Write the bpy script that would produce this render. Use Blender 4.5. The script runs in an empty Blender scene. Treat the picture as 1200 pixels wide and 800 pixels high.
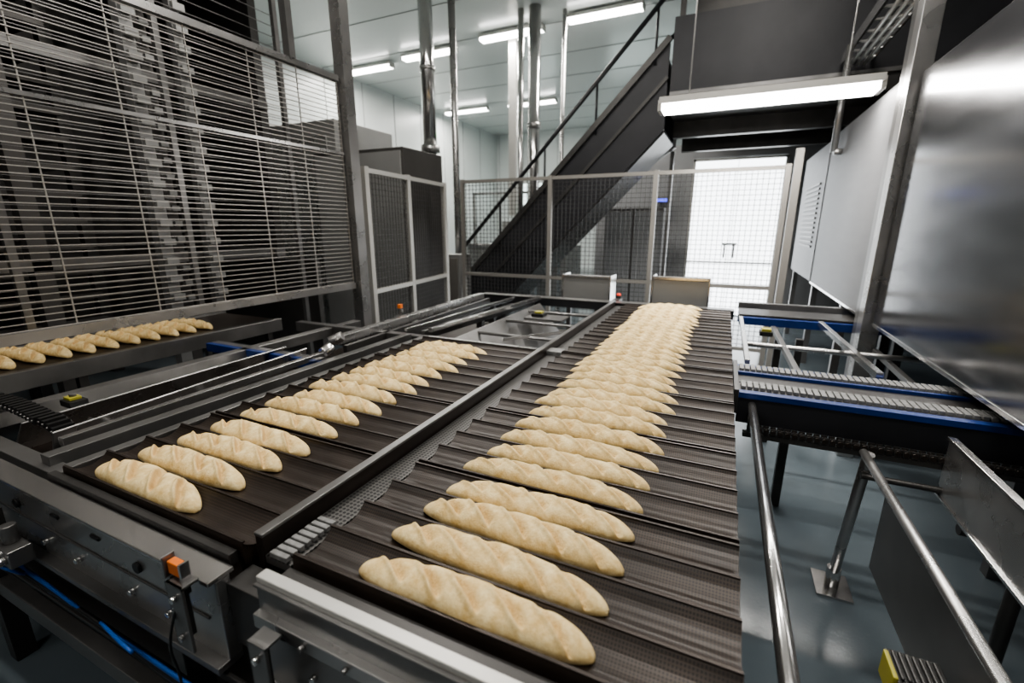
import bpy, bmesh, math, random
from mathutils import Vector, Matrix, noise
random.seed(7)
COL = bpy.context.scene.collection
try:
    bpy.context.scene.view_settings.look = 'AgX - Medium High Contrast'
except Exception: pass

# ------------------------------------------------------------------ materials
def nmat(name, color, metallic=0.0, rough=0.5, color2=None, nscale=6.0, bump=0.0, bscale=80.0,
         rvar=0.0, stretch=(1,1,1), emis=None, estr=0.0, detail=4.0):
    m = bpy.data.materials.new(name); m.use_nodes = True
    nt = m.node_tree; N = nt.nodes; L = nt.links
    b = N["Principled BSDF"]
    b.inputs["Base Color"].default_value = (*color, 1)
    b.inputs["Metallic"].default_value = metallic
    b.inputs["Roughness"].default_value = rough
    tc = N.new("ShaderNodeTexCoord")
    mp = N.new("ShaderNodeMapping"); mp.inputs["Scale"].default_value = stretch
    L.new(tc.outputs["Object"], mp.inputs["Vector"])
    if color2 is not None or rvar > 0:
        nz = N.new("ShaderNodeTexNoise"); nz.inputs["Scale"].default_value = nscale
        nz.inputs["Detail"].default_value = detail
        L.new(mp.outputs["Vector"], nz.inputs["Vector"])
        if color2 is not None:
            r = N.new("ShaderNodeValToRGB")
            r.color_ramp.elements[0].position = 0.35; r.color_ramp.elements[1].position = 0.65
            r.color_ramp.elements[0].color = (*color, 1); r.color_ramp.elements[1].color = (*color2, 1)
            L.new(nz.outputs["Fac"], r.inputs["Fac"]); L.new(r.outputs["Color"], b.inputs["Base Color"])
        if rvar > 0:
            mr = N.new("ShaderNodeMapRange")
            mr.inputs["To Min"].default_value = max(0.02, rough-rvar); mr.inputs["To Max"].default_value = min(1, rough+rvar)
            L.new(nz.outputs["Fac"], mr.inputs["Value"]); L.new(mr.outputs["Result"], b.inputs["Roughness"])
    if bump > 0:
        n2 = N.new("ShaderNodeTexNoise"); n2.inputs["Scale"].default_value = bscale
        L.new(mp.outputs["Vector"], n2.inputs["Vector"])
        bp = N.new("ShaderNodeBump"); bp.inputs["Strength"].default_value = bump; bp.inputs["Distance"].default_value = 0.003
        L.new(n2.outputs["Fac"], bp.inputs["Height"]); L.new(bp.outputs["Normal"], b.inputs["Normal"])
    if emis is not None:
        b.inputs["Emission Color"].default_value = (*emis, 1); b.inputs["Emission Strength"].default_value = estr
    return m

STEEL  = nmat("brushed_steel", (0.42,0.415,0.405), 0.85, 0.28, (0.50,0.49,0.48), 5, rvar=0.08)
STEELD = nmat("dull_steel", (0.18,0.177,0.172), 0.75, 0.32, (0.25,0.245,0.24), 4, rvar=0.1)
STEELB = nmat("bright_steel", (0.70,0.69,0.68), 0.95, 0.17, rvar=0.06)
PANEL  = nmat("panel_steel", (0.36,0.36,0.37), 1.0, 0.17, (0.40,0.40,0.41), 2.0, rvar=0.03, stretch=(1,1,6))
PANELF = nmat("satin_panel_steel", (0.17,0.17,0.175), 0.5, 0.5, (0.20,0.20,0.205), 2.0, rvar=0.04, stretch=(1,1,6))
ALU    = nmat("anodised_aluminium", (0.56,0.55,0.52), 0.35, 0.36, rvar=0.05)
ALUD   = nmat("matt_fence_frame", (0.33,0.315,0.29), 0.6, 0.4, rvar=0.05)
WIRE   = nmat("galvanised_wire", (0.52,0.50,0.47), 0.7, 0.4, rvar=0.05)
DARK   = nmat("dark_paint", (0.018,0.019,0.022), 0.1, 0.45, (0.026,0.026,0.030), 3)
DARKG  = nmat("dark_grey_steel", (0.055,0.053,0.051), 0.5, 0.38, (0.078,0.075,0.072), 4)
BLACK  = nmat("black_plastic", (0.010,0.010,0.010), 0.0, 0.45, rvar=0.1)
BLUE   = nmat("blue_paint", (0.010,0.033,0.15), 0.1, 0.4, (0.012,0.042,0.19), 5)
BLUEC  = nmat("blue_cable_sheath", (0.01,0.09,0.36), 0.0, 0.4, rvar=0.1)
ORANGE = nmat("orange_plastic", (0.70,0.18,0.03), 0.0, 0.4, rvar=0.1)
YELLOW = nmat("yellow_plastic", (0.36,0.33,0.05), 0.0, 0.45, rvar=0.1)
GREYP  = nmat("grey_belt_plastic", (0.24,0.24,0.235), 0.0, 0.5, (0.16,0.16,0.155), 60, rvar=0.1)
WHITEW = nmat("white_wall_panel", (0.62,0.66,0.645), 0.0, 0.35, (0.66,0.70,0.685), 0.8, rvar=0.05)
GREYW  = nmat("grey_wall_panel", (0.26,0.265,0.27), 0.0, 0.45, (0.31,0.315,0.32), 1.2, rvar=0.05)
CEIL   = nmat("ceiling_panel", (0.66,0.70,0.68), 0.0, 0.22, rvar=0.02)
FLOORM = nmat("epoxy_floor", (0.115,0.142,0.16), 0.0, 0.16, (0.14,0.168,0.185), 1.4, bump=0.12, bscale=60, rvar=0.08)
MACH   = nmat("machine_grey", (0.095,0.09,0.086), 0.6, 0.42, (0.12,0.115,0.11), 2.0)
MACHL  = nmat("machine_light_grey", (0.30,0.30,0.29), 0.4, 0.4, (0.34,0.34,0.33), 2.0)
MACHM  = nmat("machine_mid_grey", (0.24,0.24,0.235), 0.5, 0.4, (0.28,0.28,0.275), 2.0)
BROWN  = nmat("brown_dark_metal", (0.030,0.023,0.019), 0.5, 0.38, (0.046,0.036,0.030), 4)
WINE   = nmat("daylit_glass", (0.8,0.85,0.85), 0.0, 0.3, emis=(0.93,0.97,1.0), estr=4.5)
WINE2  = nmat("frosted_window", (0.7,0.78,0.76), 0.0, 0.3, emis=(0.85,1.0,0.97), estr=2.2)
GREENL = nmat("green_indicator", (0.1,0.8,0.2), 0, 0.4, emis=(0.1,1,0.25), estr=8)
REDL   = nmat("red_indicator", (0.8,0.05,0.03), 0, 0.4, emis=(1,0.08,0.03), estr=1)
BLUEL  = nmat("blue_screen", (0.1,0.15,0.8), 0, 0.4, emis=(0.1,0.12,1.0), estr=2)
TUBE   = nmat("lamp_diffuser", (0.9,0.9,0.9), 0, 0.4, emis=(1.0,0.98,0.95), estr=16)

def perforated(name, base, base2, metallic, rough, pitch=0.006, holes=0.30, holecol=(0.006,0.005,0.005)):
    m = bpy.data.materials.new(name); m.use_nodes = True
    nt = m.node_tree; N = nt.nodes; L = nt.links
    b = N["Principled BSDF"]; b.inputs["Metallic"].default_value = metallic
    tc = N.new("ShaderNodeTexCoord"); sp = N.new("ShaderNodeSeparateXYZ")
    L.new(tc.outputs["Object"], sp.inputs[0])
    def M(op, a, c=None):
        n = N.new("ShaderNodeMath"); n.operation = op
        for i, v in enumerate((a, c)):
            if v is None: continue
            if isinstance(v, (int, float)): n.inputs[i].default_value = v
            else: L.new(v, n.inputs[i])
        return n.outputs[0]
    k = math.pi/pitch
    sx = M("SINE", M("MULTIPLY", sp.outputs["X"], k)); sy = M("SINE", M("MULTIPLY", sp.outputs["Y"], k))
    pr = M("ABSOLUTE", M("MULTIPLY", sx, sy))
    hole = M("GREATER_THAN", pr, 1-holes-0.25)
    nz = N.new("ShaderNodeTexNoise"); nz.inputs["Scale"].default_value = 7; nz.inputs["Detail"].default_value = 5
    L.new(tc.outputs["Object"], nz.inputs["Vector"])
    r = N.new("ShaderNodeValToRGB"); r.color_ramp.elements[0].color = (*base,1); r.color_ramp.elements[1].color = (*base2,1)
    r.color_ramp.elements[0].position = 0.35; r.color_ramp.elements[1].position = 0.68
    L.new(nz.outputs["Fac"], r.inputs["Fac"])
    mx = N.new("ShaderNodeMix"); mx.data_type = 'RGBA'
    L.new(hole, mx.inputs["Factor"]); L.new(r.outputs["Color"], mx.inputs[6]); mx.inputs[7].default_value = (*holecol,1)
    L.new(mx.outputs[2], b.inputs["Base Color"])
    mr = N.new("ShaderNodeMapRange"); mr.inputs["To Min"].default_value = rough-0.06; mr.inputs["To Max"].default_value = rough+0.08
    L.new(nz.outputs["Fac"], mr.inputs["Value"]); L.new(mr.outputs["Result"], b.inputs["Roughness"])
    return m
TRAYM = perforated("perforated_nonstick_tray", (0.026,0.018,0.013), (0.046,0.032,0.023), 0.25, 0.37, holecol=(0.008,0.006,0.005), holes=0.22)
PERFG = perforated("perforated_grey_strip", (0.10,0.097,0.092), (0.14,0.135,0.13), 0.6, 0.4, pitch=0.012, holes=0.25, holecol=(0.02,0.02,0.02))

def bread_mat():
    m = bpy.data.materials.new("floured_crust"); m.use_nodes = True
    nt = m.node_tree; N = nt.nodes; L = nt.links; b = N["Principled BSDF"]
    b.inputs["Roughness"].default_value = 0.68
    tc = N.new("ShaderNodeTexCoord"); oi = N.new("ShaderNodeObjectInfo")
    ad = N.new("ShaderNodeVectorMath"); ad.operation = 'ADD'
    cb = N.new("ShaderNodeCombineXYZ"); mu = N.new("ShaderNodeMath"); mu.operation='MULTIPLY'; mu.inputs[1].default_value = 9
    L.new(oi.outputs["Random"], mu.inputs[0]); L.new(mu.outputs[0], cb.inputs[0]); L.new(mu.outputs[0], cb.inputs[1])
    L.new(tc.outputs["Object"], ad.inputs[0]); L.new(cb.outputs[0], ad.inputs[1])
    n1 = N.new("ShaderNodeTexNoise"); n1.inputs["Scale"].default_value = 36; n1.inputs["Detail"].default_value = 9; n1.inputs["Roughness"].default_value = 0.72
    L.new(ad.outputs[0], n1.inputs["Vector"])
    r = N.new("ShaderNodeValToRGB"); e = r.color_ramp.elements
    e[0].position=0.34; e[0].color=(0.62,0.42,0.16,1); e[1].position=0.64; e[1].color=(0.86,0.70,0.39,1)
    L.new(n1.outputs["Fac"], r.inputs["Fac"])
    at = N.new("ShaderNodeAttribute"); at.attribute_name = "slash"
    mx = N.new("ShaderNodeMix"); mx.data_type='RGBA'
    L.new(at.outputs["Fac"], mx.inputs["Factor"]); L.new(r.outputs["Color"], mx.inputs[6]); mx.inputs[7].default_value=(0.74,0.53,0.24,1)
    al = N.new("ShaderNodeAttribute"); al.attribute_name = "lip"
    m3 = N.new("ShaderNodeMix"); m3.data_type='RGBA'
    L.new(al.outputs["Fac"], m3.inputs["Factor"]); L.new(mx.outputs[2], m3.inputs[6]); m3.inputs[7].default_value=(0.42,0.23,0.07,1)
    L.new(m3.outputs[2], b.inputs["Base Color"])
    n2 = N.new("ShaderNodeTexNoise"); n2.inputs["Scale"].default_value = 130; n2.inputs["Detail"].default_value = 7; n2.inputs["Roughness"].default_value = 0.65
    L.new(ad.outputs[0], n2.inputs["Vector"])
    bp = N.new("ShaderNodeBump"); bp.inputs["Distance"].default_value=0.006
    ms = N.new("ShaderNodeMath"); ms.operation='MULTIPLY_ADD'; ms.inputs[1].default_value=0.6; ms.inputs[2].default_value=0.38
    L.new(at.outputs["Fac"], ms.inputs[0]); L.new(ms.outputs[0], bp.inputs["Strength"])
    L.new(n2.outputs["Fac"], bp.inputs["Height"]); L.new(bp.outputs["Normal"], b.inputs["Normal"])
    return m
BREAD = bread_mat()

# ------------------------------------------------------------------ builder
class B:
    def __init__(s, name):
        s.name=name; s.bm=bmesh.new(); s.mats=[]
    def mi(s, m):
        if m not in s.mats: s.mats.append(m)
        return s.mats.index(m)
    def _tag(s, vs, m, smooth=False):
        i=s.mi(m); fs=set()
        for v in vs:
            for f in v.link_faces: fs.add(f)
        for f in fs: f.material_index=i; f.smooth=smooth
    def box(s, x0,x1,y0,y1,z0,z1, m, rot=None):
        r=bmesh.ops.create_cube(s.bm,size=1); vs=r["verts"]
        c=Vector(((x0+x1)/2,(y0+y1)/2,(z0+z1)/2))
        for v in vs: v.co=Vector((v.co.x*abs(x1-x0),v.co.y*abs(y1-y0),v.co.z*abs(z1-z0)))
        if rot is not None: bmesh.ops.transform(s.bm,matrix=rot.to_4x4(),verts=vs)
        for v in vs: v.co+=c
        s._tag(vs,m); return vs
    def tube(s, p0,p1,r,m,n=12,r2=None,smooth=True):
        p0=Vector(p0);p1=Vector(p1);d=p1-p0;l=d.length
        res=bmesh.ops.create_cone(s.bm,cap_ends=True,cap_tris=False,segments=n,radius1=r,radius2=r if r2 is None else r2,depth=l)
        q=Vector((0,0,1)).rotation_difference(d.normalized())
        M=Matrix.Translation((p0+p1)/2)@q.to_matrix().to_4x4()
        bmesh.ops.transform(s.bm,matrix=M,verts=res["verts"]); s._tag(res["verts"],m,smooth and n>6)
        if smooth and n>6:
            for v in res["verts"]:
                for f in v.link_faces:
                    if len(f.verts)>4: f.smooth=False
    def ball(s,p,r,m,seg=8):
        res=bmesh.ops.create_uvsphere(s.bm,u_segments=seg,v_segments=6,radius=r)
        for v in res["verts"]: v.co+=Vector(p)
        s._tag(res["verts"],m,True)
    def bar(s,p0,p1,w,h,m,up=(0,0,1)):
        p0=Vector(p0);p1=Vector(p1);d=(p1-p0).normalized();u=Vector(up);sd=d.cross(u).normalized();u=sd.cross(d).normalized()
        vs=[]
        for p in (p0,p1):
            for a,b in ((-1,-1),(1,-1),(1,1),(-1,1)):
                vs.append(s.bm.verts.new(p+sd*a*w/2+u*b*h/2))
        i=s.mi(m)
        for q in ((3,2,1,0),(4,5,6,7),(0,1,5,4),(1,2,6,5),(2,3,7,6),(3,0,4,7)):
            f=s.bm.faces.new([vs[k] for k in q]); f.material_index=i
    def extr(s,pts,vec,m):
        n=len(pts); a=[s.bm.verts.new(Vector(p)) for p in pts]; b=[s.bm.verts.new(Vector(p)+Vector(vec)) for p in pts]
        i=s.mi(m)
        fs=[s.bm.faces.new(a),s.bm.faces.new(b[::-1])]
        for k in range(n): fs.append(s.bm.faces.new((a[k],b[k],b[(k+1)%n],a[(k+1)%n])))
        for f in fs: f.material_index=i
    def done(s,bevel=0.0,parent=None):
        bmesh.ops.recalc_face_normals(s.bm,faces=s.bm.faces)
        me=bpy.data.meshes.new(s.name); s.bm.to_mesh(me); s.bm.free()
        for m in s.mats: me.materials.append(m)
        o=bpy.data.objects.new(s.name,me); COL.objects.link(o)
        if bevel>0:
            md=o.modifiers.new("bevel","BEVEL"); md.width=bevel; md.segments=2; md.limit_method='ANGLE'; md.angle_limit=math.radians(50)
        if parent: o.parent=parent
        return o

# ------------------------------------------------------------------ room
b=B("floor"); b.box(-8.6,6.1,-5,17.1,-0.1,0,FLOORM); b.done()
b=B("ceiling"); b.box(-8.6,6.1,-5,17.1,5.0,5.1,CEIL)
for i in range(-3,13):
    b.box(-8.5,6,i*1.4-0.006,i*1.4+0.006,4.992,5.0,GREYW)
b.done()
b=B("wall_left"); b.box(-8.7,-8.5,-5,17.1,0,5,WHITEW)
for i in range(-3,14): b.box(-8.5,-8.49,i*1.2,i*1.2+0.012,0,5,GREYW)
b.done()
b=B("wall_back"); b.box(-8.5,6.1,17,17.2,0,5,WHITEW)
for i in range(-7,6): b.box(i*1.2,i*1.2+0.012,16.99,17,0,5,GREYW)
b.done()
b=B("wall_right"); b.box(6.0,6.2,-5,17.0,0,5,GREYW); b.done()
b=B("wall_front"); b.box(-8.5,6.0,-5.2,-5,0,5,GREYW); b.done()
b=B("wall_partition")
b.box(-2.4,-0.66,9.2,9.32,0,3.0,GREYW); b.box(0.80,6.0,9.2,9.32,0,3.0,GREYW); b.box(-0.66,0.80,9.2,9.32,2.76,3.0,GREYW)
b.done()
b=B("door_1")
for k in range(2):
    x=-0.63+k*0.70
    b.box(x,x+0.692,9.14,9.18,0.02,2.70,WINE)
b.box(-0.66,-0.62,9.10,9.19,0,2.74,ALU); b.box(0.76,0.80,9.10,9.19,0,2.74,ALU); b.box(-0.66,0.80,9.10,9.19,2.70,2.74,ALU)
b.box(-0.62,0.76,9.12,9.14,0.95,0.98,ALU)
b.box(-0.03,0.0,9.06,9.14,1.05,1.3,STEELD); b.box(0.12,0.15,9.06,9.14,1.05,1.3,STEELD); b.box(-0.06,0.18,9.06,9.10,1.28,1.31,STEELD)
b.done()
b=B("window_1"); b.box(-8.49,-8.46,6.5,7.9,2.5,3.5,WINE2)
for y in (6.46,7.18,7.9): b.box(-8.49,-8.43,y,y+0.05,2.46,3.54,ALU)
b.box(-8.49,-8.43,6.46,7.95,2.44,2.5,ALU); b.box(-8.49,-8.43,6.46,7.95,3.5,3.56,ALU); b.done()
b=B("window_2"); b.box(-4.2,-1.4,16.94,16.98,2.2,3.3,WINE2)
for x in (-4.25,-2.85,-1.4): b.box(x,x+0.06,16.9,16.98,2.15,3.35,ALU)
b.box(-4.25,-1.34,16.9,16.98,2.1,2.2,ALU); b.box(-4.25,-1.34,16.9,16.98,3.3,3.36,ALU); b.done()
b=B("window_3"); b.box(-7.9,-6.1,16.94,16.98,2.3,3.2,WINE2)
for x in (-7.95,-7.0,-6.1): b.box(x,x+0.06,16.9,16.98,2.25,3.25,ALU)
b.box(-7.95,-6.04,16.9,16.98,2.2,2.3,ALU); b.box(-7.95,-6.04,16.9,16.98,3.2,3.26,ALU); b.done()

# ------------------------------------------------------------------ lamps
def lamp(name,x0,x1,y,z,power,w=0.16,hang=0):
    b=B(name); b.box(x0-0.02,x1+0.02,y-w/2-0.012,y+w/2+0.012,z+0.02,z+0.07,ALU)
    b.box(x0,x1,y-w/2,y+w/2,z-0.03,z+0.02,TUBE)
    b.box(x0-0.03,x0,y-w/2,y+w/2,z-0.03,z+0.05,ALU); b.box(x1,x1+0.03,y-w/2,y+w/2,z-0.03,z+0.05,ALU)
    if hang:
        for x in (x0+0.2,x1-0.2): b.tube((x,y,z+0.07),(x,y,hang),0.006,STEEL,6)
    o=b.done()
    if power>0:
        l=bpy.data.lights.new("lamp_light","AREA"); l.shape='RECTANGLE'; l.size=x1-x0; l.size_y=w; l.energy=power; l.color=(1.0,0.955,0.895)
        lo=bpy.data.objects.new("lamp_light",l); COL.objects.link(lo); lo.location=((x0+x1)/2,y,z-0.035); lo.parent=o
    return o
for (x0,x1,y) in ((-8.1,-6.85,8.7),(-6.35,-5.15,8.5),(-4.45,-3.25,8.3),(-2.75,-1.55,8.2)): lamp("ceiling_strip_lamp",x0,x1,y,4.90,70)
for (x0,x1) in ((-8.1,-6.7),(-6.0,-4.6)): lamp("ceiling_strip_lamp",x0,x1,12.8,4.90,85)
for y,p in ((3.6,70),(0.9,48)):  # rows out of view, added to light the breads
    for x0 in (-6.6,-3.2,-0.4): lamp("ceiling_strip_lamp",x0,x0+1.4,y,4.90,p*(0.35 if x0<-5 else 1))
for x0 in (-4.0,-0.8): lamp("ceiling_strip_lamp",x0,x0+1.4,-2.4,4.90,30)  # unseen row behind the camera, added for reflections on the front frame
lamp("hanging_strip_lamp",-0.60,0.87,4.35,2.56,55,0.2,hang=5.0)

# ------------------------------------------------------------------ trays
PITCH=0.105; NG=4; TL=PITCH*NG; TP=0.432; ZT=0.945; DEP=0.026
def tray_mesh(w,name):
    bm=bmesh.new(); prof=[]
    prof.append((-0.001,-0.035)); prof.append((0.0,0.0))
    for g in range(NG):
        for k in range(1,13):
            t=k/12.0
            z=-DEP*(math.sin(math.pi*t)**0.75)
            if k==12: z=0
            prof.append(((g+t)*PITCH - (0.002 if k==12 and g==NG-1 else 0), z))
    prof.append((TL-0.001,-0.035))
    nx=3; rows=[]
    for (y,z) in prof:
        rows.append([bm.verts.new((w*i/nx,y,z)) for i in range(nx+1)])
    for a,c in zip(rows[:-1],rows[1:]):
        for i in range(nx):
            f=bm.faces.new((a[i],a[i+1],c[i+1],c[i])); f.smooth=False; f.material_index=0
    for i in (0,nx):
        bot=[bm.verts.new((r[i].co.x+(0.004 if i else -0.004),r[i].co.y,-0.052)) for r in rows]
        for k in range(len(rows)-1):
            f=bm.faces.new((rows[k][i],rows[k+1][i],bot[k+1],bot[k])) if i else bm.faces.new((rows[k+1][i],rows[k][i],bot[k],bot[k+1]))
            f.material_index=0
    for g in range(NG+1):
        y=g*PITCH+(0.004 if g==0 else (-0.004 if g==NG else 0))
        r=bmesh.ops.create_cube(bm,size=1)
        for v in r["verts"]: v.co=Vector((w/2+v.co.x*(w-0.002), y+v.co.y*0.006, 0.0+v.co.z*0.004))
        for v in r["verts"]:
            for f in v.link_faces: f.material_index=1
    me=bpy.data.meshes.new(name); bm.to_mesh(me); bm.free()
    me.materials.append(TRAYM); me.materials.append(BROWN)
    return me
mR=tray_mesh(0.835,"baguette_tray_wide"); mL=tray_mesh(0.76,"baguette_tray_narrow")
def put(name,me,loc,rz=0,parent=None,scale=None):
    o=bpy.data.objects.new(name,me); COL.objects.link(o); o.location=loc; o.rotation_euler=(0,0,rz); o.parent=parent
    if scale: o.scale=scale
    return o
Y0=0.53
for k in range(8): put("baguette_tray",mR,(-0.742,Y0+k*TP,ZT))
for k in range(4): put("baguette_tray",mL,(-1.63,Y0-0.02+k*TP,ZT))

# ------------------------------------------------------------------ baguettes
def baguette_mesh(seed,L=0.50,W=0.043,H=0.053,ns=5):
    rnd=random.Random(seed); nu,nv=210,60
    bm=bmesh.new(); sl=bm.verts.layers.float.new("slash"); ll=bm.verts.layers.float.new("lip")
    sk=[((i-(ns-1)/2)*0.86/ns+rnd.uniform(-0.014,0.014))*L for i in range(ns)]
    angs=[-math.radians(rnd.uniform(28,38)) for _ in sk]
    offs=[rnd.uniform(-0.004,0.004) for _ in sk]
    dps=[rnd.uniform(0.85,1.25) for _ in sk]
    wds=[rnd.uniform(0.9,1.3) for _ in sk]
    ph1,ph2=rnd.uniform(0,6),rnd.uniform(0,6); bend=rnd.uniform(-0.005,0.005)
    rings=[]
    for i in range(nu+1):
        s=-1+2*i/nu; s=math.copysign(abs(s)**0.9,s) if abs(s)>0 else 0
        x=s*L/2
        pf=(1-abs(s)**5.5)**0.5 * (0.72+0.28*(1-abs(s)**2.2))
        w=W*pf*(1+0.04*math.sin(s*9+ph1)); h=H*pf*(1+0.035*math.sin(s*7+ph2))
        ring=[]
        for j in range(nv):
            a=2*math.pi*j/nv
            cy,sz=math.cos(a),math.sin(a)
            y=w*math.copysign(abs(cy)**0.93,cy)
            if sz>=0: z=h*0.40+h*0.60*sz**0.9
            else: z=h*0.40*(1-abs(sz)**0.65)
            sv=0.0; lv=0.0
            nzv=noise.noise(Vector((x*28+seed*7,y*28,z*28)))
            n3=noise.noise(Vector((x*150+seed*7,y*150,z*150)))
            dz=0.0018*nzv
            if sz>0.05 and pf>0.2:
                for xk,ang,of,dp,wd in zip(sk,angs,offs,dps,wds):
                    ca,sa=math.cos(ang),math.sin(ang)
                    dx=x-xk; dy=y-of
                    p=dx*ca+dy*sa; q=-dx*sa+dy*ca
                    q+=0.003*nzv
                    fade=max(0,1-(abs(p)/0.058)**4)
                    g=math.exp(-((q)/(0.0030 if q<0 else 0.0115*wd))**2)*fade
                    lip=math.exp(-((q+0.0075)/0.0045)**2)*fade
                    dz+=(-0.0165*dp*g*(1+0.35*n3)+0.0075*lip)*min(1,sz*2.0)*min(1,pf)
                    sv=max(sv,g*0.9)
                    lv=max(lv,0.75*math.exp(-((q+0.0030)/0.0026)**2)*fade)
            z+=dz
            v=bm.verts.new((x,y+bend*(1-s*s),max(0,z))); v[sl]=sv; v[ll]=lv; ring.append(v)
        rings.append(ring)
    for a,c in zip(rings[:-1],rings[1:]):
        for j in range(nv):
            f=bm.faces.new((a[j],c[j],c[(j+1)%nv],a[(j+1)%nv])); f.smooth=True
    bmesh.ops.remove_doubles(bm,verts=bm.verts,dist=0.0002)
    bmesh.ops.recalc_face_normals(bm,faces=bm.faces)
    me=bpy.data.meshes.new("baguette"); bm.to_mesh(me); bm.free(); me.materials.append(BREAD); return me
BM=[baguette_mesh(s) for s in range(6)]
BMS=[baguette_mesh(s+20,L=0.45,W=0.0445,ns=4) for s in range(4)]
ZB=ZT-DEP+0.001
for k in range(8):
    for g in range(4):
        i=k*4+g
        put("baguette",BM[(i*5+k)%6],(-0.360+random.uniform(-0.012,0.012),Y0+k*TP+(g+0.5)*PITCH+random.uniform(-.003,.003),ZB),
            math.radians(random.uniform(-1.5,1.5)),scale=(random.uniform(0.97,1.03),random.uniform(0.96,1.05),random.uniform(0.95,1.08)))
for k in range(4):
    for g in range(4):
        if k==3 and g==3: continue
        i=k*4+g
        put("baguette",BMS[(i*3+k)%4],(-1.325+random.uniform(-0.012,0.012),Y0-0.02+k*TP+(g+0.5)*PITCH,ZB),
            math.radians(random.uniform(-1.5,1.5)),scale=(random.uniform(0.96,1.03),random.uniform(0.96,1.05),random.uniform(0.95,1.08)))
e=bpy.data.objects.new("baguette_row",None); COL.objects.link(e)
for i in range(15): put("baguette_part",BMS[i%4],(-3.33,0.35+i*0.108,0.921),random.uniform(-.02,.02),parent=e)

# ------------------------------------------------------------------ main conveyor (right lane)
b=B("tray_conveyor")
for x in (-0.70,0.03):
    b.box(x-0.02,x+0.02,0.53,4.0,0.83,0.888,DARKG)
for y in (0.8,1.9,3.0,3.95): b.box(-0.72,0.05,y-0.025,y+0.025,0.77,0.83,DARKG)
for x in (-0.70,0.03):
    for y in (0.8,2.0,3.6): b.box(x-0.03,x+0.03,y-0.03,y+0.03,0.23 if x<0 else 0,0.77,STEELD)
b.box(-0.855,-0.835,0.53,4.0,0.80,0.955,BROWN)
b.box(-0.858,-0.832,0.53,4.0,0.955,0.963,STEELD)
b.box(-0.83,-0.752,0.53,4.0,0.895,0.915,PERFG)
for i in range(8): b.box(-0.815,-0.765,0.53+i*0.018,0.543+i*0.018,0.915,0.928,GREYP)
b.box(-0.85,-0.752,2.26,2.34,0.915,0.935,GREYP)
b.done(0.002)

b=B("tray_conveyor_left_lane")
for x in (-1.60,-0.90): b.box(x-0.02,x+0.02,0.53,2.25,0.83,0.888,DARKG)
for x in (-1.60,-0.90):
    for y in (0.8,2.0): b.box(x-0.03,x+0.03,y-0.03,y+0.03,0.23,0.83,STEELD)
b.box(-1.68,-1.64,0.53,2.3,0.84,0.93,STEELD)
b.box(-1.66,-0.87,2.28,2.33,0.85,0.925,STEEL)
b.done(0.002)

# front frame
b=B("conveyor_front_frame")
b.box(-2.6,-0.86,0.44,0.47,0.71,0.905,STEEL)
b.box(-2.6,-0.86,0.425,0.48,0.905,0.915,STEELB)
b.box(-2.6,-0.86,0.415,0.47,0.695,0.712,STEELD)
b.box(-1.66,-0.88,0.485,0.505,0.90,0.93,DARKG)
b.box(-2.55,-0.90,0.436,0.44,0.80,0.806,STEELD)
b.box(-0.73,1.0,0.442,0.465,0.945,0.970,ALU)
b.box(-0.73,1.0,0.434,0.443,0.952,0.958,STEELD)
b.box(-0.73,1.0,0.44,0.465,0.735,0.945,STEELD)
b.box(-0.73,1.0,0.425,0.465,0.87,0.90,STEEL)
b.box(-0.73,1.0,0.415,0.465,0.715,0.737,STEELD)
b.box(-0.74,1.0,0.465,0.52,0.86,0.925,DARKG)
b.box(-0.86,-0.73,0.46,0.52,0.74,0.89,DARKG)
for x in [-2.3,-2.1,-1.9,-1.62,-1.45,-1.2,-1.05]:
    b.tube((x,0.428,0.755),(x,0.44,0.755),0.008,STEELB,10)
for x in [-1.75,-1.15]: b.tube((x,0.432,0.84),(x,0.44,0.84),0.014,BLACK,16)
for x in [-1.55,-1.35,-1.02]: b.box(x,x+0.04,0.436,0.44,0.855,0.865,BLACK)
for x in [-0.60,-0.50,-0.38,-0.27,-0.1]:
    b.tube((x,0.43,0.80),(x,0.44,0.80),0.007,STEELB,10); b.tube((x,0.415,0.885),(x,0.425,0.885),0.005,STEELD,10)
for x in (-2.3,-1.1,-0.3): b.box(x-0.03,x+0.03,0.45,0.51,0,0.70,DARKG)
b.box(-2.6,0.9,0.46,0.50,0.30,0.36,STEELD)
b.box(-2.6,-0.7,0.43,0.44,0.66,0.68,DARKG)
b.box(-2.6,-0.3,0.395,0.415,0.625,0.633,DARKG)
b.done(0.003)
b=B("dark_shade_pan"); b.box(-2.7,-0.1,0.56,4.0,0.20,0.23,BROWN); b.box(-2.7,-0.1,0.54,0.56,0.12,0.68,BROWN)  # dark sheets added under the lanes to stand for the shade there
for x in (-2.6,-1.4,-0.15): b.box(x-0.02,x+0.02,0.6,0.64,0,0.2,DARKG); b.box(x-0.02,x+0.02,3.8,3.84,0,0.2,DARKG)
b.done(0.002)

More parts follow.
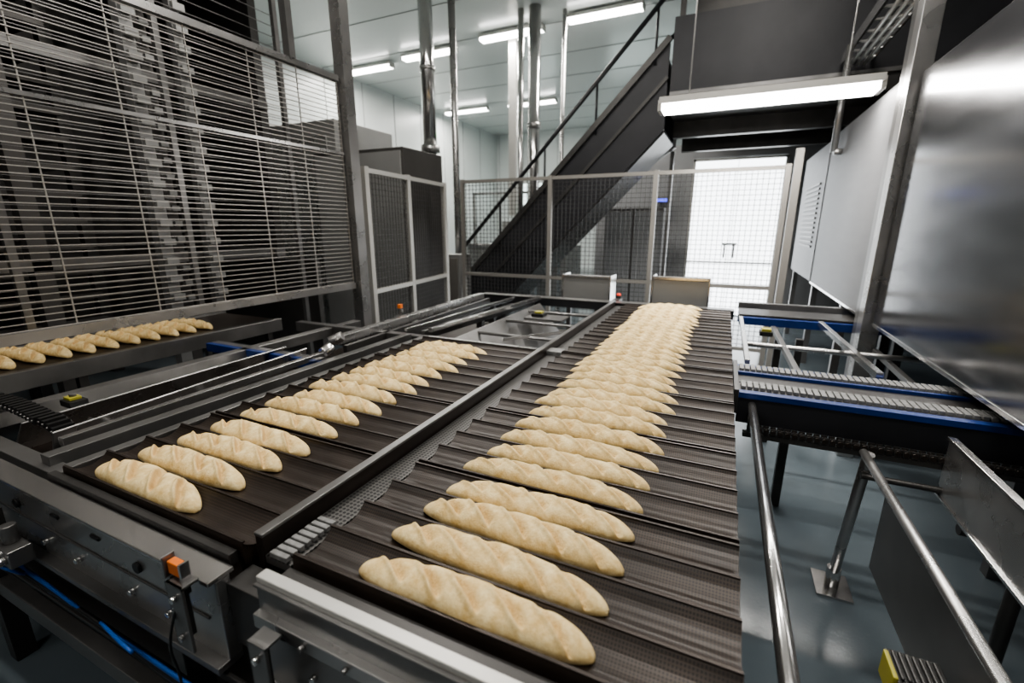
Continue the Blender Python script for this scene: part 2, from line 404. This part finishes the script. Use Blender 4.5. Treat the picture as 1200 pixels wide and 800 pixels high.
def bracket(x,zt,zb,w):
    b=B("sensor_bracket")
    b.box(x-w/2,x+w/2,0.38,0.386,zb,zt,STEELD); b.box(x-w/2,x+w/2,0.38,0.414,zt-0.006,zt,STEELD); b.box(x-w/2,x-w/2+0.005,0.38,0.414,zb,zt,DARKG)
    for z in (zt-0.03,zb+0.03): b.tube((x,0.372,z),(x,0.38,z),0.007,STEELB,10)
    b.done(0.001)
bracket(-0.885,0.94,0.79,0.05); bracket(-0.66,0.905,0.73,0.045)
def reflector(x,y,z):
    b=B("photoelectric_sensor"); b.box(x-0.020,x+0.020,y-0.006,y+0.010,z-0.014,z+0.014,ORANGE)
    b.box(x-0.026,x-0.022,y-0.012,y+0.012,z-0.024,z+0.024,STEELD); b.box(x+0.022,x+0.027,y-0.010,y+0.010,z-0.035,z+0.022,STEELB)
    b.box(x-0.012,x+0.012,y,y+0.012,z-0.06,z-0.014,BLACK); b.done(0.002)
reflector(-0.90,0.40,0.958); reflector(-1.86,0.40,0.94)
def cable(name,pts,r,m):
    cu=bpy.data.curves.new(name,'CURVE'); cu.dimensions='3D'; cu.bevel_depth=r; cu.bevel_resolution=3
    sp=cu.splines.new('NURBS'); sp.points.add(len(pts)-1)
    for p,q in zip(sp.points,pts): p.co=(*q,1)
    sp.use_endpoint_u=True; sp.order_u=3; o=bpy.data.objects.new(name,cu); COL.objects.link(o); cu.materials.append(m); return o
ce=bpy.data.objects.new("cable_bundle",None); COL.objects.link(ce)
for i in range(6):
    m=[BLUEC,BLUEC,BLACK,BLACK,BLUEC,BLACK][i]; r=[0.0045,0.0035,0.005,0.005,0.003,0.005][i]
    c=cable("cable",[(-2.4,0.405-i*0.006,0.70-0.011*i),(-2.0,0.40,0.655-0.010*i),(-1.7,0.405,0.665-0.012*i),(-1.35,0.40,0.645+0.004*i),(-1.0,0.395,0.655-0.009*i),(-0.6,0.40,0.645),(-0.3,0.41,0.645)],r,m); c.parent=ce
for i in range(4):
    c=cable("cable",[(-1.85-0.06*i,0.42,0.88),(-1.88-0.05*i,0.36,0.80),(-1.75,0.37-0.01*i,0.73),(-1.95+0.1*i,0.38,0.68),(-1.7,0.40,0.65)],0.004,[BLUEC,BLACK,BLACK,BLUEC][i]); c.parent=ce
c=cable("cable",[(-0.89,0.39,0.90),(-0.91,0.36,0.82),(-0.90,0.37,0.72),(-0.94,0.38,0.65)],0.0025,BLACK); c.parent=ce
c=cable("cable",[(-1.3,0.40,0.655),(-1.15,0.37,0.705),(-1.06,0.37,0.69),(-1.2,0.39,0.655)],0.004,BLUEC); c.parent=ce
b=B("pneumatic_valve_block")
b.box(-1.74,-1.62,0.36,0.41,0.72,0.77,STEELD); b.box(-1.72,-1.70,0.34,0.37,0.77,0.84,STEELB)
for i in range(3): b.tube((-1.72+i*0.04,0.34,0.745),(-1.72+i*0.04,0.36,0.745),0.012,STEELB,12)
b.tube((-1.68,0.39,0.77),(-1.68,0.39,0.82),0.018,STEELD,12); b.box(-1.83,-1.76,0.37,0.41,0.77,0.84,DARKG)
b.tube((-1.79,0.36,0.80),(-1.79,0.37,0.80),0.02,BLACK,14); b.done(0.002)

# ------------------------------------------------------------------ left infeed machinery
b=B("infeed_side_frame")
b.bar((-1.88,0.60,0.925),(-1.93,1.78,0.925),0.03,0.03,STEELB)
b.bar((-1.80,0.53,0.88),(-1.80,2.3,0.88),0.05,0.10,STEELD)
b.extr([(-2.05,0.62,0.80),(-1.99,0.62,0.93),(-1.985,0.62,0.925),(-2.04,0.62,0.79)],(-0.12,1.15,0),STEEL)
b.extr([(-2.36,0.62,0.78),(-2.22,0.62,0.92),(-2.215,0.62,0.915),(-2.35,0.62,0.77)],(-0.06,1.15,0),STEEL)
b.box(-2.55,-2.48,0.53,2.6,0.84,0.90,STEELD)
b.box(-2.85,-1.85,1.66,1.69,0.85,0.90,BLUE); b.box(-2.85,-1.85,1.69,1.74,0.82,0.90,STEELD)
b.box(-2.6,-1.7,0.51,0.56,0.80,0.90,STEELD)
b.bar((-2.08,1.95,0.93),(-2.16,3.95,0.93),0.06,0.05,STEEL); b.bar((-2.0,1.95,0.86),(-2.08,3.95,0.86),0.03,0.10,DARKG)
b.bar((-1.70,2.40,0.94),(-1.55,3.98,0.94),0.035,0.03,STEELB)
b.bar((-1.76,2.40,0.90),(-1.62,3.98,0.90),0.03,0.06,STEELD)
b.bar((-1.90,2.40,0.92),(-1.82,3.98,0.92),0.025,0.025,STEELB)
b.box(-2.85,-1.7,2.32,2.38,0.84,0.91,STEELD)
for (x,y) in ((-2.52,0.57),(-2.52,2.5),(-1.85,2.36),(-2.15,3.9),(-1.6,3.9)): b.box(x-0.03,x+0.03,y-0.03,y+0.03,0.23,0.85,DARKG)
b.tube((-1.93,1.72,0.93),(-1.93,1.78,0.95),0.03,STEELB,16); b.tube((-2.06,1.9,0.94),(-2.0,1.94,0.97),0.03,STEEL,16)
b.tube((-2.2,0.8,0.86),(-1.85,0.8,0.86),0.012,STEELD,10)
b.tube((-2.4,1.2,0.82),(-1.85,1.2,0.82),0.012,STEELD,10)
b.box(-2.82,-1.75,0.58,4.0,0.60,0.62,BROWN)
b.done(0.002)
b=B("limit_switch"); b.box(-2.36,-2.28,0.78,0.84,0.90,0.925,BLACK); b.box(-2.35,-2.30,0.79,0.83,0.925,0.937,YELLOW); b.tube((-2.32,0.81,0.937),(-2.32,0.81,0.95),0.012,STEELD,10); b.done(0.002)
b=B("cable_drag_chain")
for i in range(34):
    t=i/33
    if t<0.5: x=-2.75+1.2*t; y=0.66+0.02*math.sin(t*6); z=0.93
    else:
        a=(t-0.5)/0.5*math.pi; x=-2.15+0.16*math.sin(a); y=0.67; z=0.83+0.10*math.cos(a)
    b.box(x-0.010,x+0.010,y-0.03,y+0.03,z-0.014,z+0.014,BLACK)
    b.tube((x,y-0.035,z),(x,y+0.035,z),0.005,STEELD,6)
b.done()
b=B("small_belt_conveyor")
b.box(-3.62,-3.02,-0.6,2.3,0.90,0.92,BROWN); b.box(-3.02,-2.97,-0.6,2.3,0.84,0.93,STEELD); b.box(-3.67,-3.62,-0.6,2.3,0.84,0.93,STEELD)
for y in (0,1.1,2.2):
    for x in (-3.6,-3.0): b.box(x-0.02,x+0.02,y-0.02,y+0.02,0,0.84,DARKG)
b.done(0.002)
b=B("sensor_post"); b.bar((-2.2,2.74,0.90),(-2.2,2.74,1.0),0.025,0.025,STEELB,up=(0,1,0)); b.box(-2.215,-2.185,2.715,2.745,0.995,1.025,ORANGE); b.box(-2.23,-2.17,2.70,2.77,0.93,0.94,STEELB); b.done(0.002)

b=B("transfer_unit")
b.box(-1.55,-0.87,2.36,2.42,0.84,0.90,STEELD)
b.extr([(-1.52,2.42,0.90),(-1.30,2.42,0.62),(-1.06,2.42,0.62),(-0.88,2.42,0.90),(-0.885,2.42,0.90),(-1.065,2.42,0.61),(-1.305,2.42,0.61),(-1.53,2.42,0.90)],(0,1.5,0),STEELD)
for y in (2.7,3.15,3.6): b.tube((-1.53,y,0.88),(-0.87,y,0.88),0.012,STEELD,10)
b.box(-1.42,-1.10,3.30,3.50,0.87,0.885,STEELD); b.box(-1.38,-1.28,3.36,3.46,0.885,0.91,BLACK); b.box(-1.36,-1.30,3.38,3.44,0.91,0.925,YELLOW)
b.bar((-1.25,2.55,0.89),(-0.92,2.95,0.89),0.02,0.02,STEELB)
b.done(0.002)
b=B("end_cross_beam"); b.box(-2.2,0.12,4.03,4.10,0.86,0.93,DARK); b.box(-2.2,0.12,4.02,4.13,0.93,0.938,STEELD)
for x in (-2.1,-1.0,0.0): b.box(x-0.03,x+0.03,4.04,4.09,0,0.86,DARKG)
b.done(0.002)
def stopbox(x0,x1,zt):
    b=B("end_stop_box"); b.box(x0,x1,4.42,4.62,0.86,zt,MACHL); b.box(x0-0.015,x0,4.40,4.64,0.86,zt+0.02,STEELB); b.box(x1,x1+0.015,4.40,4.64,0.86,zt+0.02,STEELB)
    b.box(x0,x1,4.41,4.42,zt-0.012,zt+0.015,STEELB); b.box(x0+0.03,x0+0.07,4.45,4.5,0,0.86,STEELD); b.box(x1-0.07,x1-0.03,4.45,4.5,0,0.86,STEELD); b.done(0.003)
stopbox(-1.46,-0.99,1.11); stopbox(-0.58,-0.10,1.13)
b=B("signal_button"); b.box(-0.9,-0.84,4.16,4.33,0,0.94,DARKG); b.tube((-0.87,4.3,0.94),(-0.87,4.3,0.965),0.025,DARKG,14); b.tube((-0.87,4.3,0.965),(-0.87,4.3,0.98),0.018,REDL,14); b.done(0.001)

# ------------------------------------------------------------------ right cross conveyors
b=B("cross_conveyor")
b.box(0.12,3.2,2.10,2.14,0.875,0.90,BLUE); b.box(0.12,3.2,2.105,2.14,0.76,0.875,DARK); b.box(0.12,3.2,2.56,2.60,0.80,0.89,BLUE)
b.box(0.12,3.2,2.14,2.56,0.84,0.86,DARK)
for y in (2.17,2.46):
    b.box(0.12,3.2,y-0.01,y+0.095,0.86,0.893,DARKG)
    for i in range(120):
        x=0.13+i*0.0255; b.box(x,x+0.019,y,y+0.085,0.893,0.908,GREYP)
b.box(0.12,3.2,2.30,2.42,0.86,0.885,DARKG); b.box(0.12,3.2,2.42,2.44,0.86,0.90,BLUE)
b.box(0.10,0.12,2.10,2.60,0.80,0.91,DARKG)
for x in (1.3,2.8):
    for y in (2.12,2.58): b.box(x-0.03,x+0.03,y-0.03,y+0.03,0,0.76,STEELD)
b.done(0.001)
b=B("cross_conveyor")
b.box(0.16,3.2,3.98,4.01,0.84,0.90,BLUE); b.box(0.16,3.2,4.30,4.34,0.80,0.90,BLUE); b.box(0.16,3.2,4.01,4.30,0.86,0.89,GREYP)
b.box(0.16,3.2,4.05,4.36,0.90,0.912,DARKG)
b.box(0.16,3.2,4.5,4.56,0.88,0.94,STEELD)
for x in (1.2,2.2):
    for y in (4.02,4.32): b.box(x-0.03,x+0.03,y-0.03,y+0.03,0,0.8,DARKG)
b.done(0.002)
b=B("guide_rail_frame")
b.bar((0.17,2.62,0.90),(0.17,3.94,0.90),0.025,0.025,STEEL); b.bar((0.74,2.62,0.90),(0.70,3.94,0.90),0.03,0.035,STEELB)
b.bar((0.42,2.62,0.84),(0.40,3.94,0.84),0.03,0.03,STEELD); b.tube((0.17,3.3,0.84),(1.6,3.3,0.84),0.016,STEEL,10)
b.tube((0.17,2.85,0.80),(1.6,2.85,0.80),0.012,STEELD,10)
b.bar((0.95,2.62,0.80),(0.97,3.62,0.80),0.03,0.03,STEELD)
for (x,y) in ((0.42,2.8),(0.42,3.7),(0.55,3.7)): b.bar((x,y,0),(x,y,0.82),0.045,0.045,DARKG,up=(0,1,0))
b.box(0.28,0.36,3.5,3.58,0.86,0.89,BLACK); b.box(0.29,0.35,3.51,3.57,0.89,0.91,YELLOW)
b.done(0.002)
b=B("drive_chain")
for i in range(60):
    x=0.20+i*0.026; y=2.05
    b.box(x,x+0.021,y-0.016,y-0.010,0.748,0.776,DARKG); b.box(x,x+0.021,y+0.010,y+0.016,0.748,0.776,DARKG); b.tube((x+0.010,y-0.02,0.762),(x+0.010,y+0.02,0.762),0.010,BROWN,8)
b.box(0.15,3.0,2.035,2.065,0.725,0.745,DARKG)
b.done()
b=B("guide_tube_rail"); b.tube((0.175,0.05,0.85),(0.175,2.09,0.85),0.017,STEELB,16)
b.tube((0.175,2.02,0.85),(0.175,2.02,0.76),0.014,STEEL,12)
b.tube((0.07,0.60,0.80),(0.5,0.60,0.80),0.012,STEELB,12); b.tube((0.175,0.60,0.80),(0.175,0.60,0.85),0.012,STEEL,12); b.done()
b=B("side_guard_frame")
b.tube((0.57,0.0,0.75),(0.57,2.02,0.75),0.015,STEEL,16)
b.box(0.575,0.582,0.0,1.75,0.44,0.74,STEELD)
b.tube((0.585,2.01,0.75),(0.60,2.19,0.06),0.02,STEEL,14); b.box(0.53,0.67,2.10,2.27,0.0,0.012,STEELB); b.tube((0.60,2.19,0.0),(0.60,2.19,0.10),0.028,STEELB,14)
b.tube((0.57,2.0,0.66),(1.2,2.0,0.66),0.012,DARKG,12)
b.box(0.812,0.822,-0.2,2.03,0.64,0.85,STEEL); b.box(0.805,0.83,-0.2,2.03,0.848,0.86,STEELB); b.box(0.805,0.83,-0.2,2.03,0.63,0.640,STEELB)
b.bar((1.12,0.9,0.0),(1.12,0.9,0.63),0.05,0.05,STEELD,up=(0,1,0))
b.tube((1.0,1.85,0.04),(1.0,1.85,0.62),0.022,DARKG,12); b.tube((1.0,1.85,0),(1.0,1.85,0.03),0.045,BLACK,14)
b.tube((0.82,1.85,0.60),(1.3,1.85,0.60),0.02,DARKG,12)
b.done(0.001)
b=B("proximity_sensor"); b.box(0.45,0.555,1.08,1.18,0.55,0.61,BLACK); b.box(0.442,0.452,1.08,1.16,0.555,0.622,YELLOW); b.box(0.45,0.50,1.072,1.082,0.555,0.60,YELLOW)
for i in range(7): b.box(0.46+i*0.013,0.467+i*0.013,1.09,1.17,0.61,0.618,DARKG)
b.tube((0.50,1.13,0),(0.50,1.13,0.55),0.012,STEELD,10); b.done(0.003)

# ------------------------------------------------------------------ right enclosure
b=B("machine_enclosure")
b.box(0.93,0.95,0.6,3.62,0.98,2.46,PANEL)
b.box(0.925,0.955,0.6,3.62,0.965,0.985,STEELB)
b.box(0.95,3.0,0.6,3.62,2.44,2.46,STEELD)
b.box(1.6,1.64,0.6,3.6,0.98,2.44,DARKG)
b.box(2.9,3.0,0.6,3.6,0.98,2.44,STEELD)
b.done(0.002)
b=B("machine_enclosure")
b.box(0.93,0.95,4.02,6.2,0.98,2.52,PANELF); b.box(0.925,0.955,4.02,6.2,0.965,0.985,STEELB)
b.box(0.93,0.95,6.22,8.0,0.98,2.5,PANELF); b.box(0.922,0.93,6.2,6.22,0.98,2.5,DARKG)
for i in range(14): b.box(0.915,0.93,6.5,7.5,1.35+i*0.055,1.375+i*0.055,DARKG)
b.box(0.95,3.0,4.02,8.0,2.44,2.46,STEELD)
for y in (4.7,6.2,7.9): b.box(0.96,1.02,y,y+0.06,0,0.98,STEELD)
b.done(0.002)
b=B("steel_column"); b.box(0.88,0.98,3.66,3.78,0.0,4.99,STEEL); b.box(0.90,0.96,3.78,3.95,0.0,4.99,STEELD); b.done(0.004)
b=B("cable_tray")
for x in (0.90,1.15): b.box(x-0.01,x+0.01,3.99,6.2,3.22,3.32,STEELB)
for x in (0.90,1.15): b.box(x-0.01,x+0.01,2.0,3.64,3.22,3.32,STEELB)
for x in (0.97,1.03,1.09): b.tube((x,3.99,3.20),(x,6.2,3.20),0.016,ALU,8)
for x in (1.01,1.07): b.tube((x,2.0,3.27),(x,6.2,3.27),0.018,MACHL,8)
for i in range(9): b.box(0.90,1.15,4.05+i*0.25,4.08+i*0.25,3.22,3.235,STEEL)
for y in (2.4,5.0): b.tube((1.05,y,3.3),(1.05,y,5.0),0.012,STEEL,8)
b.done()
b=B("vertical_conduit"); b.tube((0.86,5.6,2.3),(0.86,5.6,3.22),0.03,STEEL,12); b.tube((0.86,5.6,2.3),(0.925,5.6,2.3),0.03,STEEL,12); b.done()

# ------------------------------------------------------------------ fences
def fence(name,pts,z0,z1,cell=0.052,mid=0.95,frame=ALUD,wire=DARKG,r=0.0022):
    b=B(name); pts=[Vector((*p,0)) for p in pts]
    for p in pts: b.bar((p.x,p.y,0),(p.x,p.y,z1+0.03),0.05,0.05,frame,up=(0,1,0))
    for (p,q) in zip(pts[:-1],pts[1:]):
        L=(q-p).length; d=(q-p)/L
        def P(s,z): v=p+d*s; return (v.x,v.y,z)
        for z in [z0,z1]+([mid] if mid else []): b.bar(P(0.026,z),P(L-0.026,z),0.04,0.04,frame)
        n=int(L/cell)
        for i in range(1,n):
            s=L*i/n; b.bar(P(s,z0),P(s,z1),2*r,2*r,wire,up=d)
        n=int((z1-z0)/cell)
        for i in range(1,n): z=z0+(z1-z0)*i/n; b.bar(P(0,z),P(L,z),2*r,2*r,wire)
    return b.done()
fence("safety_fence",[(-3.33,5.6),(-2.06,5.6),(-0.79,5.6),(0.50,5.6)],0.25,2.18,r=0.0028)
b=B("fence_end_post")
b.bar((0.58,5.6,0),(0.58,5.6,2.35),0.07,0.07,ALUD,up=(0,1,0)); b.done()
fence("safety_gate",[(-2.96,3.30),(-3.05,4.02),(-3.18,4.9)],0.30,2.08,cell=0.05,mid=1.0,frame=ALU)

# ------------------------------------------------------------------ wire cage
b=B("wire_guard_cage")
X=-2.9; ya,yb=-0.8,3.0
n=50
for i in range(n+1):
    z=1.13+(2.72-1.13)*i/n
    b.bar((X,ya,z),(X,yb,z),0.0055,0.005,WIRE)
for i in range(11): y=ya+(yb-ya)*i/10; b.bar((X-0.006,y,1.1),(X-0.006,y,2.72),0.006,0.006,WIRE,up=(0,1,0))
b.box(X-0.02,X+0.02,ya,yb,1.075,1.125,STEEL); b.box(X-0.02,X+0.02,ya,yb,2.70,2.74,STEEL)
b.box(X-0.012,X+0.012,ya,yb,2.16,2.18,STEEL)
b.box(X-0.04,X+0.06,3.02,3.12,0.0,4.98,STEEL)
b.box(X-0.05,X+0.05,-0.9,-0.8,0.0,4.98,STEEL)
b.box(X-0.03,X+0.03,2.55,2.60,2.74,4.98,STEELD)
b.done(0.0)
b=B("inner_wire_guard")
X2=-3.75
for i in range(28):
    z=1.15+2.2*i/27
    b.bar((X2,ya,z),(X2,3.2,z),0.005,0.005,STEELD)
for y in (0.2,1.2,2.2,3.2): b.box(X2-0.02,X2+0.02,y-0.02,y+0.02,0.0,3.5,STEELD)
b.done()

b=B("tray_elevator_machine")
b.box(-7.6,-7.5,-3,4.2,0,4.75,DARKG); b.box(-7.6,-5.2,4.1,4.2,0,4.75,DARKG); b.box(-7.6,-4.4,-3,4.2,4.70,4.75,BROWN)
for (x,y,w) in ((-4.2,2.25,0.09),(-4.2,2.62,0.07),(-4.3,1.5,0.10),(-4.3,0.6,0.10),(-5.2,2.9,0.10),(-5.4,1.9,0.10),(-5.8,3.6,0.10),(-6.2,2.6,0.1),(-4.4,-0.2,0.1)):
    b.box(x-w/2,x+w/2,y-w/2,y+w/2,0,4.7,MACHM if w<0.095 else MACH)
for (x,y) in ((-4.14,2.25),(-4.14,2.62),(-5.1,2.9)):
    for i in range(26):
        z=0.7+i*0.15; b.box(x,x+0.04,y-0.045,y+0.045,z,z+0.05,MACHL)
for i in range(22):
    z=0.5+i*0.19; b.box(-6.6,-4.5,-2.0,1.9,z,z+0.02,BROWN); b.box(-4.52,-4.48,-2.0,1.9,z-0.02,z+0.02,MACH)
for z in (1.3,2.7,3.9): b.box(-7.0,-4.2,3.3,3.4,z,z+0.08,STEELD); b.box(-4.35,-4.25,-2.0,3.3,z,z+0.08,STEELD)
b.box(-6.6,-3.9,3.5,3.56,0.2,1.25,MACH)
b.done()
b=B("control_cabinet"); b.box(-4.85,-3.45,4.5,5.3,0.1,2.48,MACH); b.box(-4.82,-4.16,4.48,4.5,0.15,2.44,MACHL); b.box(-4.14,-3.48,4.48,4.5,0.15,2.44,MACHL)
b.box(-4.2,-4.18,4.45,4.48,1.2,1.4,BLACK); b.box(-4.85,-3.45,4.5,5.3,0,0.1,BLACK); b.done(0.004)
b=B("duct_housing"); b.box(-6.4,-4.95,5.0,6.2,0.1,3.0,MACHL); b.box(-6.3,-5.1,4.98,5.0,0.4,2.8,STEEL); b.box(-6.4,-4.95,5.0,6.2,0,0.1,BLACK); b.done(0.004)

# pipes
b=B("exhaust_pipe"); cx,cy=-4.13,6.05
b.tube((cx,cy,2.75),(cx,cy,5.0),0.10,STEELB,24); b.tube((cx,cy,2.66),(cx,cy,2.76),0.14,STEEL,20); b.tube((cx,cy,2.48),(cx,cy,2.66),0.09,STEELB,20)
b.tube((cx,cy,2.50),(cx-0.40,cy,2.46),0.09,STEELB,20); b.ball((cx,cy,2.49),0.10,STEELB,16); b.tube((cx,cy,3.75),(cx,cy,3.80),0.115,STEEL,20)
b.tube((cx-0.36,cy,2.47),(cx-0.42,cy,2.46),0.13,STEEL,20); b.tube((cx-0.39,cy,0),(cx-0.39,cy,2.42),0.045,STEEL,12); b.done()
b=B("vertical_pipe"); b.tube((-3.74,6.12,0),(-3.74,6.12,5.0),0.05,STEEL,14); b.done()
b=B("vertical_pipe"); b.tube((-3.40,7.7,0),(-3.40,7.7,5.0),0.055,STEELB,14); b.done()
b=B("vertical_pipe"); b.tube((-3.15,7.7,0),(-3.15,7.7,5.0),0.10,STEELB,16); b.tube((-3.15,7.7,3.2),(-3.15,7.7,3.28),0.12,STEEL,16); b.done()
b=B("vertical_pipe"); b.tube((-2.75,8.0,0),(-2.75,8.0,5.0),0.035,STEEL,12); b.done()
b=B("white_service_duct"); b.box(-4.0,-3.85,8.5,8.65,1.8,5.0,ALU); b.done(0.003)

b=B("packing_machine")
b.box(-5.2,-2.9,8.9,9.9,0.0,1.2,MACHL); b.box(-5.1,-3.8,8.88,8.9,0.3,1.1,STEEL); b.box(-4.4,-3.3,9.0,9.8,1.2,1.7,MACHL)
b.box(-5.2,-2.9,8.8,8.9,1.18,1.24,STEELB); b.box(-3.7,-3.2,8.7,8.9,0.5,0.9,MACHL)
b.box(-3.60,-3.52,8.70,8.72,1.60,1.65,GREENL); b.box(-3.46,-3.38,8.70,8.72,1.60,1.65,GREENL); b.box(-3.65,-3.3,8.72,8.8,1.5,1.75,DARKG); b.box(-3.5,-3.46,8.74,8.8,1.2,1.5,DARKG)
for x in (-5.1,-4.0,-3.0): b.box(x,x+0.05,9.0,9.05,1.2,2.3,STEEL)
b.box(-5.1,-2.95,9.0,9.05,2.25,2.3,STEEL)
b.done(0.004)
b=B("electrical_box"); b.box(-4.2,-3.45,5.70,6.0,0.15,1.2,MACHL); b.box(-4.15,-3.50,5.68,5.70,0.2,1.15,ALUD); b.box(-4.2,-3.45,5.70,6.0,0,0.15,BLACK); b.done(0.004)
b=B("status_display"); b.box(-1.25,-1.05,9.1,9.19,2.02,2.10,DARKG); b.box(-1.24,-1.06,9.09,9.1,2.03,2.09,BLUEL); b.done()
b=B("storage_cabinet"); b.box(-2.0,-1.0,8.3,9.0,0.1,1.9,MACH); b.box(-1.98,-1.52,8.28,8.3,0.15,1.85,GREYW); b.box(-1.48,-1.02,8.28,8.3,0.15,1.85,GREYW); b.box(-2.0,-1.0,8.3,9.0,0,0.1,BLACK); b.done(0.004)

# ------------------------------------------------------------------ staircase & platform
b=B("steel_staircase")
def SL(x,off=0.0): return 3.80+1.03*(x+0.80)+off
xa,xb=-4.2,-0.84
D=1.0
for y in (6.3,7.36):
    b.extr([(xa,y,max(0,SL(xa))),(xb,y,SL(xb)),(xb,y,SL(xb)-D),(-3.49,y,0.02),(xa,y,0.02)],(0,0.04,0),DARK)
b.bar((xa+0.05,6.28,SL(xa+0.05)),(xb,6.28,SL(xb)),0.05,0.07,DARKG)
b.bar((-3.3,6.285,SL(-3.3)-0.42),(xb,6.285,SL(xb)-0.42),0.03,0.04,DARKG)
n=17
for i in range(n):
    x=xa+0.15+(xb-xa-0.2)*i/n; z=SL(x)-0.2
    b.box(x,min(xb,x+0.25),6.34,7.36,z,z+0.03,DARKG)
    b.box(x+0.23,min(xb,x+0.25),6.34,7.36,z,z+0.22,DARK)
b.extr([(-3.45,6.34,SL(-3.45)-D),(xb,6.34,SL(xb)-D),(xb,6.34,SL(xb)-D-0.03),(-3.45,6.34,SL(-3.45)-D-0.03)],(0,1.02,0),DARKG)
for y in (6.28,7.42):
    b.tube((xa+0.35,y,SL(xa+0.35)+0.50),(xb,y,SL(xb)+0.52),0.028,DARK,10)
    for k in range(5):
        x=xa+0.4+k*0.7; b.tube((x,y,SL(x)-0.1),(x,y,SL(x)+0.5),0.016,DARK,8)
b.done()
b=B("chute_cover"); b.extr([(-1.93,7.7,2.02),(-0.84,7.7,2.75),(-0.84,7.7,3.1),(-1.1,7.7,2.95)],(0,0.1,0),MACHL); b.box(-0.9,-0.85,7.7,7.8,0,2.7,STEELD); b.done()
b=B("mezzanine_platform")
b.box(-0.8,5.9,6.3,8.9,3.55,3.70,DARK)
b.box(-0.8,5.9,6.25,6.32,3.15,3.95,DARK)
b.box(-0.8,5.9,6.28,6.34,2.95,3.13,DARKG); b.box(-0.8,5.9,6.24,6.28,3.12,3.16,STEELD)
b.box(-0.8,5.9,6.9,7.0,2.75,2.95,DARKG); b.box(-0.8,5.9,8.2,8.3,2.75,2.95,DARKG)
b.box(-0.8,5.9,6.34,8.9,2.95,2.97,MACH)
for x in (-0.75,0.7,2.6): b.box(x,x+0.06,6.25,6.31,3.95,4.98,DARKG)
b.box(-0.8,5.9,6.27,6.31,4.9,4.95,DARKG); b.box(-0.8,5.9,6.27,6.31,4.4,4.44,DARKG)
b.box(-0.6,5.9,6.5,7.4,3.7,4.7,DARKG)
b.done()

# ------------------------------------------------------------------ world and camera
w=bpy.data.worlds.new("world"); bpy.context.scene.world=w; w.use_nodes=True
w.node_tree.nodes["Background"].inputs[0].default_value=(0.5,0.52,0.55,1); w.node_tree.nodes["Background"].inputs[1].default_value=0.1
cam=bpy.data.cameras.new("camera"); o=bpy.data.objects.new("camera",cam); COL.objects.link(o)
o.location=(0,0,1.6); o.rotation_euler=(math.radians(75.7),0,math.radians(24.8)); cam.lens=15.9; cam.sensor_width=36; cam.clip_start=0.05
cam.dof.use_dof=True; cam.dof.focus_distance=1.5; cam.dof.aperture_fstop=2.2
bpy.context.scene.camera=o
